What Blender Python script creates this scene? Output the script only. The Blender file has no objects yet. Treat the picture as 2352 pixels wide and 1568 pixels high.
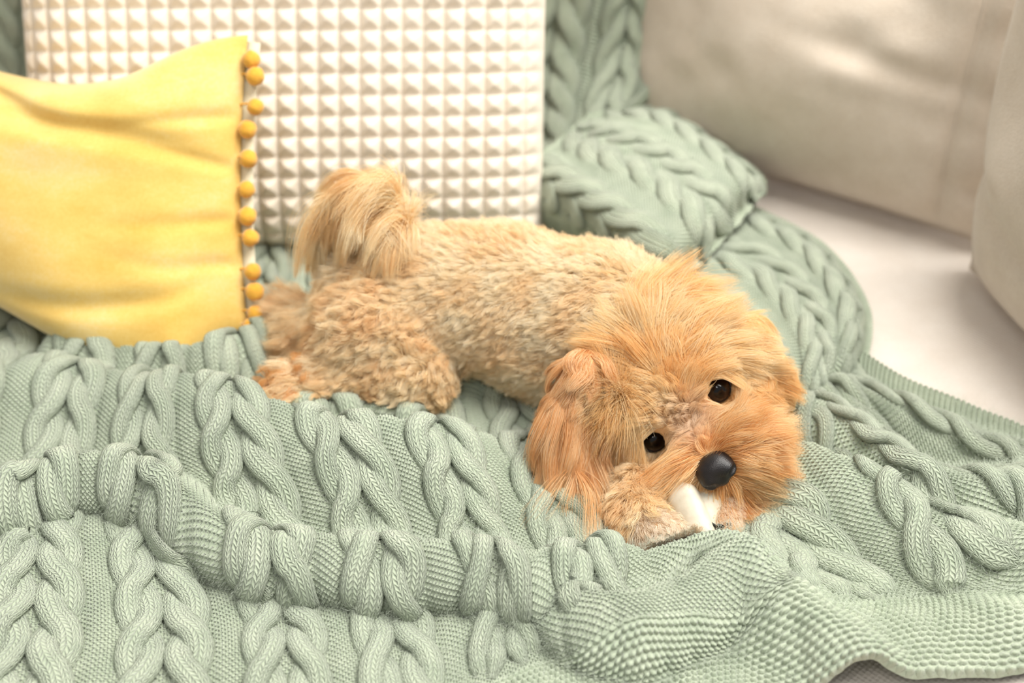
import bpy, math
import numpy as np
from mathutils import Vector, Matrix, kdtree

rng = np.random.default_rng(7)
R = math.radians
scene = bpy.context.scene
COL = scene.collection

# ------------------------------------------------------------------ camera, light, exposure
CAM_H, PITCH, LENS = 0.63, R(35.0), 50.0
FPX = LENS / 36.0 * 2352.0
CAM_LOC = np.array([0.0, 0.0, CAM_H])
cd = bpy.data.cameras.new('camera')
cd.lens = LENS; cd.sensor_width = 36.0; cd.clip_start = 0.02
cd.dof.use_dof = True; cd.dof.focus_distance = 0.875; cd.dof.aperture_fstop = 4.0
cam = bpy.data.objects.new('camera', cd)
cam.location = CAM_LOC; cam.rotation_euler = (math.pi / 2 - PITCH, 0, 0)
COL.objects.link(cam); scene.camera = cam

world = bpy.data.worlds.new('world'); scene.world = world
world.use_nodes = True
bg = world.node_tree.nodes['Background']
bg.inputs[0].default_value = (1.0, 0.985, 0.96, 1); bg.inputs[1].default_value = 0.44


def area(name, loc, target, size, power, col=(1, 1, 1)):
    l = bpy.data.lights.new(name, 'AREA'); l.shape = 'RECTANGLE'
    l.size, l.size_y = size; l.energy = power; l.color = col
    o = bpy.data.objects.new(name, l); o.location = loc
    o.rotation_euler = (Vector(target) - Vector(loc)).to_track_quat('-Z', 'Y').to_euler()
    COL.objects.link(o); return o


area('window_light', (0.88, 0.62, 2.35), (0.0, 0.85, 0.0), (1.7, 1.5), 102, (1.0, 0.97, 0.92))
area('softbox_light', (-0.28, -0.25, 1.35), (0.1, 0.8, 0.05), (0.42, 0.32), 4, (1.0, 0.98, 0.95))
scene.view_settings.view_transform = 'Standard'
scene.view_settings.look = 'None'
scene.view_settings.exposure = 0.05
scene.view_settings.gamma = 1.0
scene.view_settings.use_curve_mapping = False
scene.cycles_curves.shape = 'RIBBONS'
scene.cycles.use_denoising = True
scene.cycles.max_bounces = 6; scene.cycles.diffuse_bounces = 3; scene.cycles.transmission_bounces = 3; scene.cycles.glossy_bounces = 2
scene.cycles.use_adaptive_sampling = True; scene.cycles.adaptive_threshold = 0.1; scene.cycles.adaptive_min_samples = 16

# ------------------------------------------------------------------ helpers
CX = np.array([1.0, 0, 0])
CF = np.array([0, math.cos(PITCH), -math.sin(PITCH)])
CU = np.array([0, math.sin(PITCH), math.cos(PITCH)])


def ray(px, py):
    return CF + CX * (px - 1176.0) / FPX - CU * (py - 784.0) / FPX


def at_z(px, py, z=0.0):
    d = ray(px, py); return CAM_LOC + d * ((z - CAM_H) / d[2])


def at_y(px, py, y):
    d = ray(px, py); return CAM_LOC + d * (y / d[1])


def at_d(px, py, depth):
    return CAM_LOC + ray(px, py) * depth


def unit(v):
    v = np.asarray(v, float); return v / np.maximum(np.linalg.norm(v, axis=-1, keepdims=True), 1e-12)


def hash3(i, j, k):
    n = (i * 374761393 + j * 668265263 + k * 2147483647 // 3 * 1274126177 % 4294967291) & 0xffffffff
    n = ((n ^ (n >> 13)) * 1274126177) & 0xffffffff
    n = n ^ (n >> 16)
    return (n & 0xffff) / 32767.5 - 1.0


def vnoise(p):
    p = np.asarray(p, float); i = np.floor(p).astype(np.int64); f = p - i
    f = f * f * (3 - 2 * f); out = 0
    for dx in (0, 1):
        for dy in (0, 1):
            for dz in (0, 1):
                w = (f[..., 0] if dx else 1 - f[..., 0]) * (f[..., 1] if dy else 1 - f[..., 1]) * (f[..., 2] if dz else 1 - f[..., 2])
                out = out + w * hash3(i[..., 0] + dx, i[..., 1] + dy, i[..., 2] + dz)
    return out


def sstep(a, b, x):
    t = np.clip((x - a) / (b - a), 0, 1); return t * t * (3 - 2 * t)


def mesh_np(name, V, F, mat=None, parent=None, uv=None, smooth=True, at=None):
    """V (n,3), F (m,4) or (m,3); uv per vertex (n,2)."""
    me = bpy.data.meshes.new(name)
    V = np.asarray(V, np.float32); F = np.asarray(F, np.int32); k = F.shape[1]
    me.vertices.add(len(V)); me.vertices.foreach_set('co', V.ravel())
    me.loops.add(F.size); me.loops.foreach_set('vertex_index', F.ravel())
    me.polygons.add(len(F))
    me.polygons.foreach_set('loop_start', np.arange(0, F.size, k, dtype=np.int32))
    me.polygons.foreach_set('loop_total', np.full(len(F), k, np.int32))
    if smooth: me.polygons.foreach_set('use_smooth', np.ones(len(F), bool))
    if uv is not None:
        l = me.uv_layers.new(name='UVMap')
        l.data.foreach_set('uv', np.asarray(uv, np.float32)[F.ravel()].ravel())
    me.update(calc_edges=True); me.validate()
    if mat: me.materials.append(mat)
    o = bpy.data.objects.new(name, me); COL.objects.link(o)
    if parent is not None:
        o.parent = parent; p = parent; off = Vector((0, 0, 0))
        while p is not None: off += p.location; p = p.parent
        o.location = -off if at is None else Vector(at) - off
    elif at is not None: o.location = at
    return o


def grid_faces(n, m, off=0, wrap_n=False, wrap_m=False):
    i = np.arange(n if wrap_n else n - 1); j = np.arange(m if wrap_m else m - 1)
    I, J = np.meshgrid(i, j, indexing='ij'); I2 = (I + 1) % n; J2 = (J + 1) % m
    return np.stack([I * m + J, I2 * m + J, I2 * m + J2, I * m + J2], -1).reshape(-1, 4) + off


def empty(name, loc, label, cat, group=None):
    o = bpy.data.objects.new(name, None); o.location = loc; o.empty_display_size = 0.05
    COL.objects.link(o); o['label'] = label; o['category'] = cat
    if group: o['group'] = group
    return o


class NT:
    """tiny node-tree helper"""
    def __init__(s, name):
        s.mat = bpy.data.materials.new(name); s.mat.use_nodes = True
        s.t = s.mat.node_tree; s.bsdf = s.t.nodes['Principled BSDF']; s.out = s.t.nodes['Material Output']

    def n(s, typ, **kw):
        nd = s.t.nodes.new(typ)
        for k, v in kw.items(): setattr(nd, k, v)
        return nd

    def l(s, a, b): s.t.links.new(a, b)

    def math(s, op, a, b=None, c=None, clamp=False):
        nd = s.n('ShaderNodeMath', operation=op); nd.use_clamp = clamp
        for i, v in enumerate((a, b, c)):
            if v is None: continue
            if isinstance(v, (int, float)): nd.inputs[i].default_value = v
            else: s.l(v, nd.inputs[i])
        return nd.outputs[0]

    def noise(s, vec, scale, detail=3, rough=0.5):
        nd = s.n('ShaderNodeTexNoise'); nd.inputs['Scale'].default_value = scale
        nd.inputs['Detail'].default_value = detail; nd.inputs['Roughness'].default_value = rough
        if vec is not None: s.l(vec, nd.inputs['Vector'])
        return nd.outputs['Fac']

    def ramp(s, fac, stops):
        nd = s.n('ShaderNodeValToRGB'); e = nd.color_ramp.elements
        while len(e) < len(stops): e.new(0.5)
        for k, (p, c) in enumerate(stops): e[k].position = p; e[k].color = (*c, 1)
        s.l(fac, nd.inputs[0]); return nd.outputs[0]

    def bump(s, h, strength, dist, normal=None):
        nd = s.n('ShaderNodeBump'); nd.inputs['Strength'].default_value = strength; nd.inputs['Distance'].default_value = dist
        s.l(h, nd.inputs['Height'])
        if normal is not None: s.l(normal, nd.inputs['Normal'])
        return nd.outputs[0]

    def obj(s): return s.n('ShaderNodeTexCoord').outputs['Object']
    def uv(s): return s.n('ShaderNodeTexCoord').outputs['UV']

    def sep(s, v):
        nd = s.n('ShaderNodeSeparateXYZ'); s.l(v, nd.inputs[0]); return nd.outputs


def lin(r, g, b):
    f = lambda c: (c / 255 / 12.92) if c <= 10 else ((c / 255 + 0.055) / 1.055) ** 2.4
    return (f(r), f(g), f(b))


def fabric(name, c1, c2, weave=900.0, wbump=0.25, mott=30.0, rough=0.9, sheen=0.3, vert=False, grid=False):
    m = NT(name); o = m.obj()
    n1 = m.noise(o, mott, 2, 0.6); n2 = m.noise(o, mott * 14, 1)
    f = m.math('ADD', m.math('MULTIPLY', n1, 0.65), m.math('MULTIPLY', n2, 0.35))
    m.l(m.ramp(f, [(0.3, c1), (0.7, c2)]), m.bsdf.inputs['Base Color'])
    x, y, z = m.sep(o)
    u = m.math('SINE', m.math('MULTIPLY', x, weave)); v = m.math('SINE', m.math('MULTIPLY', z if vert else y, weave))
    h = m.math('ADD', m.math('MULTIPLY', u, v), m.math('MULTIPLY', m.noise(o, weave * 0.5, 2), 1.2)) if grid else m.math('MULTIPLY', m.noise(o, weave * 0.5, 1), 2.0)
    m.l(m.bump(h, wbump, 0.0006), m.bsdf.inputs['Normal'])
    m.bsdf.inputs['Roughness'].default_value = rough
    m.bsdf.inputs['Sheen Weight'].default_value = sheen
    m.bsdf.inputs['Specular IOR Level'].default_value = 0.2
    return m.mat


# knit yarn: same wool for plain ground and cables; cables carry V stitches laid along the strand
def knit_material(name, vstitch):
    m = NT(name); o = m.obj()
    n1 = m.noise(o, 60, 1); n2 = m.noise(o, 1500, 1, 0.7)
    f = m.math('ADD', m.math('MULTIPLY', n1, 0.5), m.math('MULTIPLY', n2, 0.5))
    m.l(m.ramp(f, [(0.3, lin(161, 174, 149)), (0.7, lin(192, 201, 177))]), m.bsdf.inputs['Base Color'])
    x, y, z = m.sep(m.uv())
    if vstitch:
        xx = m.math('ADD', x, m.math('MULTIPLY', m.math('SUBTRACT', n1, 0.5), 0.5))
        a = m.math('MULTIPLY', m.math('ABSOLUTE', m.math('SUBTRACT', m.math('FRACT', xx), 0.5)), 2.0)
        ph = m.math('FRACT', m.math('SUBTRACT', y, m.math('MULTIPLY', a, 0.85)))
        leg = m.math('POWER', m.math('SINE', m.math('MULTIPLY', ph, math.pi)), 0.7)
        side = m.math('POWER', m.math('SINE', m.math('MULTIPLY', a, math.pi), clamp=True), 0.45)
        h = m.math('MULTIPLY', m.math('ADD', m.math('MULTIPLY', leg, 0.75), 0.25), side)
        nb = m.bump(h, 1.0, 0.0014)
    else:
        w = m.math('MULTIPLY', m.math('COSINE', m.math('MULTIPLY', x, 2 * math.pi)), 1.0)
        hs = None
        for sg, of in ((1, 0.0), (-1, 0.5)):
            q = m.math('SUBTRACT', m.math('FRACT', m.math('ADD', m.math('ADD', y, of), m.math('MULTIPLY', w, 0.17 * sg))), 0.5)
            q = m.math('DIVIDE', q, 0.16); g_ = m.math('EXPONENT', m.math('MULTIPLY', m.math('MULTIPLY', q, q), -1.0))
            g_ = m.math('MULTIPLY', g_, m.math('ADD', 0.72, m.math('MULTIPLY', w, 0.28 * sg)))
            hs = g_ if hs is None else m.math('MAXIMUM', hs, g_)
        at_ = m.n('ShaderNodeAttribute'); at_.attribute_name = 'border'
        hs = m.math('MULTIPLY', hs, m.math('SUBTRACT', 1.0, at_.outputs['Fac']))
        gx = m.math('DIVIDE', x, 1.1); gy = m.math('DIVIDE', y, 1.1)
        par = m.math('MULTIPLY', m.math('MODULO', m.math('FLOOR', gy), 2.0), 0.5)
        bx = m.math('DIVIDE', m.math('SUBTRACT', m.math('FRACT', m.math('ADD', gx, par)), 0.5), 0.50)
        by = m.math('DIVIDE', m.math('SUBTRACT', m.math('FRACT', gy), 0.5), 0.48)
        hb = m.math('SUBTRACT', 1.0, m.math('ADD', m.math('MULTIPLY', bx, bx), m.math('MULTIPLY', by, by)), clamp=True)
        hb = m.math('MULTIPLY', m.math('POWER', hb, 0.7), at_.outputs['Fac'])
        nb = m.bump(m.math('ADD', hs, hb), 0.9, 0.0016)
    nb = m.bump(n2, 0.35, 0.0008, nb)
    m.l(nb, m.bsdf.inputs['Normal'])
    m.bsdf.inputs['Roughness'].default_value = 0.95
    m.bsdf.inputs['Sheen Weight'].default_value = 0.35
    m.bsdf.inputs['Sheen Roughness'].default_value = 0.6
    m.bsdf.inputs['Specular IOR Level'].default_value = 0.15
    return m.mat


# ------------------------------------------------------------------ materials
M_seat = fabric('seat_linen', lin(224, 213, 201), lin(234, 225, 215), 1500, 0.35, grid=True)
M_back = fabric('back_linen', lin(224, 212, 204), lin(236, 226, 218), 1500, 0.3, vert=True)
M_beige = fabric('beige_linen', lin(203, 189, 171), lin(217, 205, 189), 1300, 0.35, vert=True)
M_cream = fabric('cream_plush', lin(234, 221, 202), lin(245, 234, 218), 1600, 0.2, mott=60, sheen=0.25, vert=True)
M_tape = fabric('cream_tape', lin(238, 230, 200), lin(246, 240, 214), 2000, 0.2)
M_pom = fabric('mustard_wool', lin(224, 160, 46), lin(240, 184, 74), 2600, 0.5, mott=200, sheen=0.4)
M_knit = knit_material('sage_knit_ground', False)
M_cable = knit_material('sage_knit_cable', True)
M_floor = fabric('floor_boards', lin(170, 140, 110), lin(190, 160, 130), 60, 0.1, mott=4, rough=0.5)
M_wall = fabric('wall_paint', lin(236, 233, 228), lin(240, 237, 232), 300, 0.03, mott=3)

m = NT('yellow_velvet'); o_ = m.obj()
mp = m.n('ShaderNodeMapping'); mp.inputs['Scale'].default_value = (9, 9, 22); m.l(o_, mp.inputs[0])
f_ = m.math('ADD', m.math('MULTIPLY', m.noise(mp.outputs[0], 1.0, 5, 0.62), 0.75), m.math('MULTIPLY', m.noise(o_, 420, 3, 0.6), 0.25))
m.l(m.ramp(f_, [(0.32, lin(218, 173, 78)), (0.5, lin(230, 194, 106)), (0.68, lin(236, 210, 146))]), m.bsdf.inputs['Base Color'])
m.l(m.bump(m.noise(o_, 1400, 3), 0.3, 0.0008), m.bsdf.inputs['Normal'])
m.bsdf.inputs['Roughness'].default_value = 0.8; m.bsdf.inputs['Sheen Weight'].default_value = 0.8
m.bsdf.inputs['Sheen Tint'].default_value = (1.0, 0.93, 0.7, 1); m.bsdf.inputs['Specular IOR Level'].default_value = 0.2
M_yellow = m.mat


def hair_material(name, cols, rough=0.35, pale=None):
    m = NT(name)
    hi = m.n('ShaderNodeHairInfo')
    o = m.obj()
    rnd = hi.outputs['Random']
    f = m.math('ADD', m.math('MULTIPLY', rnd, 0.45), m.math('MULTIPLY', m.noise(o, 38, 1), 0.75))
    f = m.math('ADD', f, m.math('MULTIPLY', m.math('SUBTRACT', hi.outputs['Intercept'], 0.5), 0.12))
    c = m.ramp(f, [(0.32, cols[0]), (0.58, cols[1]), (0.85, cols[2])])
    if pale is not None:                                            # paler coat around one spot
        vd = m.n('ShaderNodeVectorMath', operation='DISTANCE'); m.l(o, vd.inputs[0]); vd.inputs[1].default_value = tuple(pale[0])
        fac = m.math('MULTIPLY', m.math('SUBTRACT', 1.0, m.math('DIVIDE', vd.outputs['Value'], pale[1]), clamp=True), 1.3, clamp=True)
        mxc = m.n('ShaderNodeMix', data_type='RGBA'); m.l(fac, mxc.inputs[0]); m.l(c, mxc.inputs[6]); mxc.inputs[7].default_value = (*pale[2], 1)
        c = mxc.outputs[2]
    m.l(c, m.bsdf.inputs['Base Color'])
    m.bsdf.inputs['Roughness'].default_value = rough; m.bsdf.inputs['Specular IOR Level'].default_value = 0.45
    tr = m.n('ShaderNodeBsdfTranslucent'); m.l(c, tr.inputs[0])
    mx = m.n('ShaderNodeMixShader'); mx.inputs[0].default_value = 0.35
    m.l(m.bsdf.outputs[0], mx.inputs[1]); m.l(tr.outputs[0], mx.inputs[2])
    m.l(mx.outputs[0], m.out.inputs['Surface'])
    return m.mat


BRIDGE = at_d(1580, 955, 0.918)
M_fur_body = hair_material('fur_body', (lin(247, 212, 162), lin(252, 230, 190), lin(254, 244, 220)))
M_fur_leg = hair_material('fur_leg', (lin(246, 204, 150), lin(252, 225, 180), lin(254, 241, 212)))
M_fur_head = hair_material('fur_head', (lin(245, 192, 124), lin(252, 216, 156), lin(254, 238, 202)), pale=(BRIDGE, 0.026, lin(252, 228, 200)))
M_fur_ear = hair_material('fur_ear', (lin(226, 166, 106), lin(246, 200, 144), lin(254, 229, 190)))
M_fur_muz = hair_material('fur_muzzle', (lin(236, 170, 104), lin(250, 207, 146), lin(254, 233, 194)), pale=(BRIDGE, 0.026, lin(252, 228, 200)))
M_fur_tail = hair_material('fur_tail', (lin(245, 200, 140), lin(252, 223, 172), lin(254, 241, 210)))
M_fur_paw = hair_material('fur_paw', (lin(214, 150, 86), lin(232, 178, 112), lin(246, 206, 150)))
M_fur_pale = hair_material('fur_pale', (lin(248, 224, 194), lin(252, 235, 212), lin(254, 245, 230)))

m = NT('wool_fibre'); m.bsdf.inputs['Base Color'].default_value = (*lin(205, 214, 196), 1); m.bsdf.inputs['Roughness'].default_value = 0.9
M_fibre = m.mat
m = NT('dog_skin'); o_ = m.obj()
m.l(m.ramp(m.noise(o_, 60, 3), [(0.3, lin(232, 186, 134)), (0.7, lin(244, 206, 156))]), m.bsdf.inputs['Base Color'])
m.bsdf.inputs['Roughness'].default_value = 0.8; M_skin = m.mat

m = NT('dog_nose'); o_ = m.obj()
vor = m.n('ShaderNodeTexVoronoi'); vor.inputs['Scale'].default_value = 1700; m.l(o_, vor.inputs['Vector'])
m.l(m.ramp(m.noise(o_, 120, 3), [(0.3, lin(16, 13, 13)), (0.7, lin(34, 27, 26))]), m.bsdf.inputs['Base Color'])
m.l(m.bump(vor.outputs['Distance'], 0.25, 0.0004), m.bsdf.inputs['Normal'])
m.bsdf.inputs['Roughness'].default_value = 0.40; M_nose = m.mat

m = NT('dog_eye'); x_, y_, z_ = m.sep(m.obj())
rr = m.math('SQRT', m.math('ADD', m.math('MULTIPLY', x_, x_), m.math('MULTIPLY', y_, y_)))
m.l(m.ramp(m.math('MULTIPLY', rr, 100.0), [(0.42, lin(5, 4, 5)), (0.52, lin(30, 17, 11)), (0.72, lin(44, 24, 14)), (0.82, lin(8, 6, 6))]), m.bsdf.inputs['Base Color'])
m.bsdf.inputs['Roughness'].default_value = 0.25
m.bsdf.inputs['Specular IOR Level'].default_value = 0.0; m.bsdf.inputs['Coat Weight'].default_value = 0.8; m.bsdf.inputs['Coat Roughness'].default_value = 0.02; M_eye = m.mat

m = NT('eye_rim'); m.bsdf.inputs['Base Color'].default_value = (*lin(30, 20, 18), 1); m.bsdf.inputs['Roughness'].default_value = 0.25
M_rim = m.mat
m = NT('dark_claw'); m.bsdf.inputs['Base Color'].default_value = (*lin(28, 25, 25), 1); m.bsdf.inputs['Roughness'].default_value = 0.35
M_claw = m.mat

m = NT('rawhide'); o_ = m.obj()
m.l(m.ramp(m.noise(o_, 90, 4), [(0.3, lin(208, 198, 176)), (0.7, lin(228, 220, 202))]), m.bsdf.inputs['Base Color'])
m.l(m.bump(m.noise(o_, 700, 3), 0.15, 0.0006), m.bsdf.inputs['Normal'])
m.bsdf.inputs['Roughness'].default_value = 0.55
m.bsdf.inputs['Subsurface Weight'].default_value = 0.2; m.bsdf.inputs['Subsurface Radius'].default_value = (0.004, 0.003, 0.002)
M_chew = m.mat


# ------------------------------------------------------------------ room shell and sofa
def box(name, lo, hi, bev, mat, parent=None, seg=4):
    import bmesh
    bm = bmesh.new(); bmesh.ops.create_cube(bm, size=1.0)
    lo, hi = np.array(lo, float), np.array(hi, float)
    for v in bm.verts:
        v.co = Vector((lo + hi) / 2 + np.array(v.co) * (hi - lo))
    if bev: bmesh.ops.bevel(bm, geom=list(bm.edges), offset=bev, segments=seg, profile=0.5, affect='EDGES')
    me = bpy.data.meshes.new(name); bm.to_mesh(me); bm.free()
    for p in me.polygons: p.use_smooth = True
    me.materials.append(mat)
    o = bpy.data.objects.new(name, me); COL.objects.link(o)
    if parent is not None: o.parent = parent; o.location = -parent.location
    return o


SEAT_FRONT = 0.50
o = box('floor', (-3, -2.5, -0.50), (3, 1.80, -0.45), 0, M_floor); o['kind'] = 'structure'
o = box('wall_back', (-3, 1.80, -0.50), (3, 1.88, 2.2), 0, M_wall); o['kind'] = 'structure'

sofa = empty('sofa', (0, 0.9, -0.45), 'off-white linen sofa carrying the cushions and the green blanket', 'sofa')
box('base', (-1.25, SEAT_FRONT + 0.03, -0.44), (0.95, 1.62, -0.17), 0.02, M_seat, sofa)
box('seat_cushion', (-1.2, SEAT_FRONT, -0.17), (0.655, 1.455, 0.0), 0.035, M_seat, sofa, 6)
box('backrest', (-1.2, 1.46, -0.1), (0.62, 1.64, 0.46), 0.05, M_back, sofa, 6)
box('back_cushion', (-1.18, 1.32, 0.002), (0.125, 1.458, 0.50), 0.05, M_back, sofa, 6)
box('arm', (0.66, 0.60, -0.17), (0.95, 1.60, 0.24), 0.05, M_seat, sofa, 6)
for sx in (-1.15, 0.85):
    for sy in (0.6, 1.52):
        box('leg', (sx - .03, sy - .03, -0.45), (sx + .03, sy + .03, -0.43), 0.004, M_floor, sofa)


# ------------------------------------------------------------------ cushions
def pillow(name, TL, TR, BL, BR, thick, res, mat, parent, disp=None, pinch=0.06, power=2.4, uvscale=1.0, back=0.6, warp=None):
    """closed pillow: front and back sheets meeting in a seam"""
    n, mres = res
    u = np.linspace(-1, 1, n); v = np.linspace(-1, 1, mres)
    U, V = np.meshgrid(u, v, indexing='ij')
    TL, TR, BL, BR = (np.asarray(a, float) for a in (TL, TR, BL, BR))
    Us = U * (1 - pinch * (1 - V ** 2) * np.abs(U) ** 3); Vs = V * (1 - pinch * (1 - U ** 2) * np.abs(V) ** 3)
    a = ((Us + 1) / 2)[..., None]; b = ((Vs + 1) / 2)[..., None]
    P = (1 - a) * (1 - b) * BL + a * (1 - b) * BR + (1 - a) * b * TL + a * b * TR
    if warp: P = P + warp(U, V)
    nrm = unit(np.cross(BR - BL, TL - BL))          # toward the front
    prof = (np.clip(1 - np.abs(U) ** power, 0, 1) ** 0.55) * (np.clip(1 - np.abs(V) ** power, 0, 1) ** 0.55)
    d = disp(U, V, prof) if disp else 0
    front = P + nrm * (thick * prof + d)[..., None]
    bk = P - nrm * (thick * back * prof)[..., None]
    Vv = np.concatenate([front.reshape(-1, 3), bk.reshape(-1, 3)])
    F1 = grid_faces(n, mres); F2 = grid_faces(n, mres, n * mres)[:, ::-1]
    uv = np.stack([U, V], -1).reshape(-1, 2)
    o = mesh_np(name, Vv, np.concatenate([F1, F2]), mat, parent, np.concatenate([uv, uv]))
    return o, front, P, nrm


# cream cushion covered in small padded pyramids
NC, NRW, SUB = 26, 26, 10
cu_loc = (-0.185, 1.06, 0.0)
cream = empty('pyramid_textured_cushion', cu_loc, 'cream square cushion covered in small raised pyramids, behind the dog', 'cushion')


def waffle(U, V, prof):
    cu = (U + 1) / 2 * NC; cv = (V + 1) / 2 * NRW
    a = np.abs(cu - np.floor(cu) - 0.5) * 2; b = np.abs(cv - np.floor(cv) - 0.5) * 2
    h = np.clip(1 - np.maximum(a, b), 0, 1)
    h = 1 - np.sqrt((1 - h) ** 2 + 0.02) + 0.0
    i = np.floor(cu).astype(np.int64); j = np.floor(cv).astype(np.int64)
    jit = 1 + 0.18 * hash3(i, j, i * 0 + 3)
    edge = np.clip((1 - np.maximum(np.abs(U), np.abs(V))) * 14, 0, 1)
    wr = 0.006 * vnoise(np.stack([U * 2.2, V * 1.6, U * 0 + .3], -1)) * prof
    groove = -0.003 * np.exp(-((1 - a) / 0.16) ** 2)
    return (0.0072 * jit * h + groove) * (0.35 + 0.65 * edge) + wr


TBL, TBR = np.array([-0.402, 1.030, 0.002]), np.array([0.026, 1.030, 0.002])
up_ = np.array([0, 0.165, 0.40])
pillow('cover', TBL + up_, TBR + up_ + (0.012, 0, 0), TBL, TBR, 0.055, (NC * SUB + 1, NRW * SUB + 1), M_cream, cream, waffle, pinch=0.02, power=5.0)

# yellow cushion with pompom trim
YBR, YTR = np.array([-0.196, 0.868, 0.030]), np.array([-0.194, 0.985, 0.215])
yd = unit(np.array([-0.95, 0.27, 0.0]))
YBL, YTL = YBR + yd * 0.42 + (0, .01, .0), YTR + yd * 0.42 + (0, -.03, -.05)
yellow = empty('yellow_cushion', tuple((YBR + YBL) / 2 * (1, 1, 0)), 'yellow velvety cushion with a row of mustard pompoms along one edge', 'cushion')


def ywr(U, V, prof):
    d = 0.010 * vnoise(np.stack([U * 3.1 + 4, V * 1.7, U * 0], -1)) * prof
    r1 = V - (0.55 - 0.35 * (U + 0.1)); d = d - 0.010 * np.exp(-(r1 / 0.10) ** 2) * sstep(-0.2, 0.3, U) * sstep(1.0, 0.55, U) * 1.0
    r2 = V - (0.72 - 0.9 * (U - 0.05)); d = d - 0.014 * np.exp(-(r2 / 0.13) ** 2) * sstep(-0.3, 0.0, U) * sstep(0.5, 0.1, U)
    r3 = V + 0.85 - 0.25 * U; d = d - 0.006 * np.exp(-(r3 / 0.06) ** 2) * sstep(-0.1, 0.4, U) * sstep(1.0, .6, U)
    for k, (c, s) in enumerate(((0.1, 0.35), (-0.25, -0.1), (-0.55, 0.2), (0.45, -0.2))):
        d = d - 0.0035 * np.exp(-((V - c - s * (1 - U)) / 0.05) ** 2) * sstep(0.45, 0.95, U) * sstep(1.0, 0.97, U)
    return d


def ywarp(U, V):
    e = np.exp(-((U - 0.55) / 0.55) ** 2) * sstep(1.0, 0.75, U)
    b = np.clip(-V, 0, 1) ** 1.5 * e; t = np.clip(V, 0, 1) ** 2 * np.exp(-((U - 0.35) / 0.5) ** 2) * sstep(1.0, 0.5, U)
    return b[..., None] * np.array([0, -.048, -.016]) + t[..., None] * np.array([0.0, -.006, -.030])


_, yfront, yP, ynrm = pillow('cover', YTL, YTR, YBL, YBR, 0.062, (150, 110), M_yellow, yellow, ywr, pinch=0.03, power=2.2, warp=ywarp)
edge = yP[-1]                                   # right seam, bottom to top
edge_s = np.concatenate([[0], np.cumsum(np.linalg.norm(np.diff(edge, axis=0), axis=1))])


def on_edge(f):
    s = f * edge_s[-1]; return np.array([np.interp(s, edge_s, edge[:, k]) for k in range(3)])


# tape: thin strip sewn into the seam
tp = []
outv = unit(YBR - YBL)
for f in np.linspace(0.02, 0.98, 60):
    p = on_edge(f); w = 0.0085
    for a, b in ((-0.004, 0.0009), (w, 0.0009), (w, -0.0009), (-0.004, -0.0009)):
        tp.append(p + outv * a + ynrm * b - ynrm * 0.004)
mesh_np('trim_tape', np.array(tp), grid_faces(60, 4, wrap_m=True), M_tape, yellow, smooth=False)


def tube(name, pts, rad, mat, parent, n=8, at=None):
    pts = np.asarray(pts, float); rad = np.broadcast_to(rad, (len(pts),))
    T = unit(np.gradient(pts, axis=0)); ref = np.array([0.3, 0.2, 0.93])
    A = unit(np.cross(T, ref)); B = np.cross(T, A)
    ang = np.linspace(0, 2 * math.pi, n, endpoint=False)
    V = pts[:, None] + rad[:, None, None] * (A[:, None] * np.cos(ang)[None, :, None] + B[:, None] * np.sin(ang)[None, :, None])
    return mesh_np(name, V.reshape(-1, 3), grid_faces(len(pts), n, wrap_m=True), mat, parent, at=at)


def ball(r, n=20, m=28, lump=0.05, seed=0.0):
    th = np.linspace(0, math.pi, n); ph = np.linspace(0, 2 * math.pi, m, endpoint=False)
    T, Ph = np.meshgrid(th, ph, indexing='ij')
    D = np.stack([np.sin(T) * np.cos(Ph), np.sin(T) * np.sin(Ph), np.cos(T)], -1)
    rr = r * (1 + lump * vnoise(D * 2.1 + seed) + lump * 0.5 * vnoise(D * 9 + seed))
    return (D * rr[..., None]).reshape(-1, 3), grid_faces(n, m, wrap_m=True)


pom_py = [135, 172, 241, 295, 362, 432, 494, 542, 618, 664, 714, 746]
pom_dx = [8, 22, 28, 10, 15, 11, 12, 18, 20, 22, 20, 4]
for k, (py, dx) in enumerate(zip(pom_py, pom_dx)):
    # position along the seam from its own spacing, hanging a little proud of the tape
    fs = np.linspace(0, 1, 400); ed = np.array([on_edge(f) for f in fs])
    rel = ed - CAM_LOC; dep = rel @ CF; yy = 784 - FPX * (rel @ CU) / dep
    f = fs[np.argmin(np.abs(yy - py))]
    p = on_edge(f); c = p + outv * (0.004 + dx * 0.00030) + ynrm * 0.004
    v, fc = ball(0.0066 * (1 + 0.06 * math.sin(k * 2.3)), lump=0.06, seed=k * 3.7)
    pm = mesh_np('pompom', v, fc, M_pom, yellow, at=tuple(c))
    tube('cord', [p - outv * 0.002 + ynrm * 0.002, (p + c) / 2 + np.array([0, 0, 0.002]), c], 0.0009, M_pom, pm, 6)


# beige cushions in the corner
def beige_cushion(name, loc, label, TL, TR, BL, BR, thick, disp, res=(120, 120), power=3.0, pinch=0.03, back=0.9, line=None):
    e = empty(name, loc, label, 'cushion', 'plain beige linen cushions')
    o, fr, P, nr = pillow('cover', TL, TR, BL, BR, thick, res, M_beige, e, disp, pinch=pinch, power=power, back=back)
    # piped seam around the rim
    n, mres = res
    rim = np.concatenate([P[:, 0], P[-1, 1:], P[::-1, -1][1:], P[0, ::-1][1:]])
    tube('seam', rim, 0.0016, M_beige, e, 6)
    if line is not None:
        tube('seam', fr[int((line + 1) / 2 * (n - 1)), 4:-4] + nr * 0.0003, 0.0011, M_beige, e, 6)
    return e, fr


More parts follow.
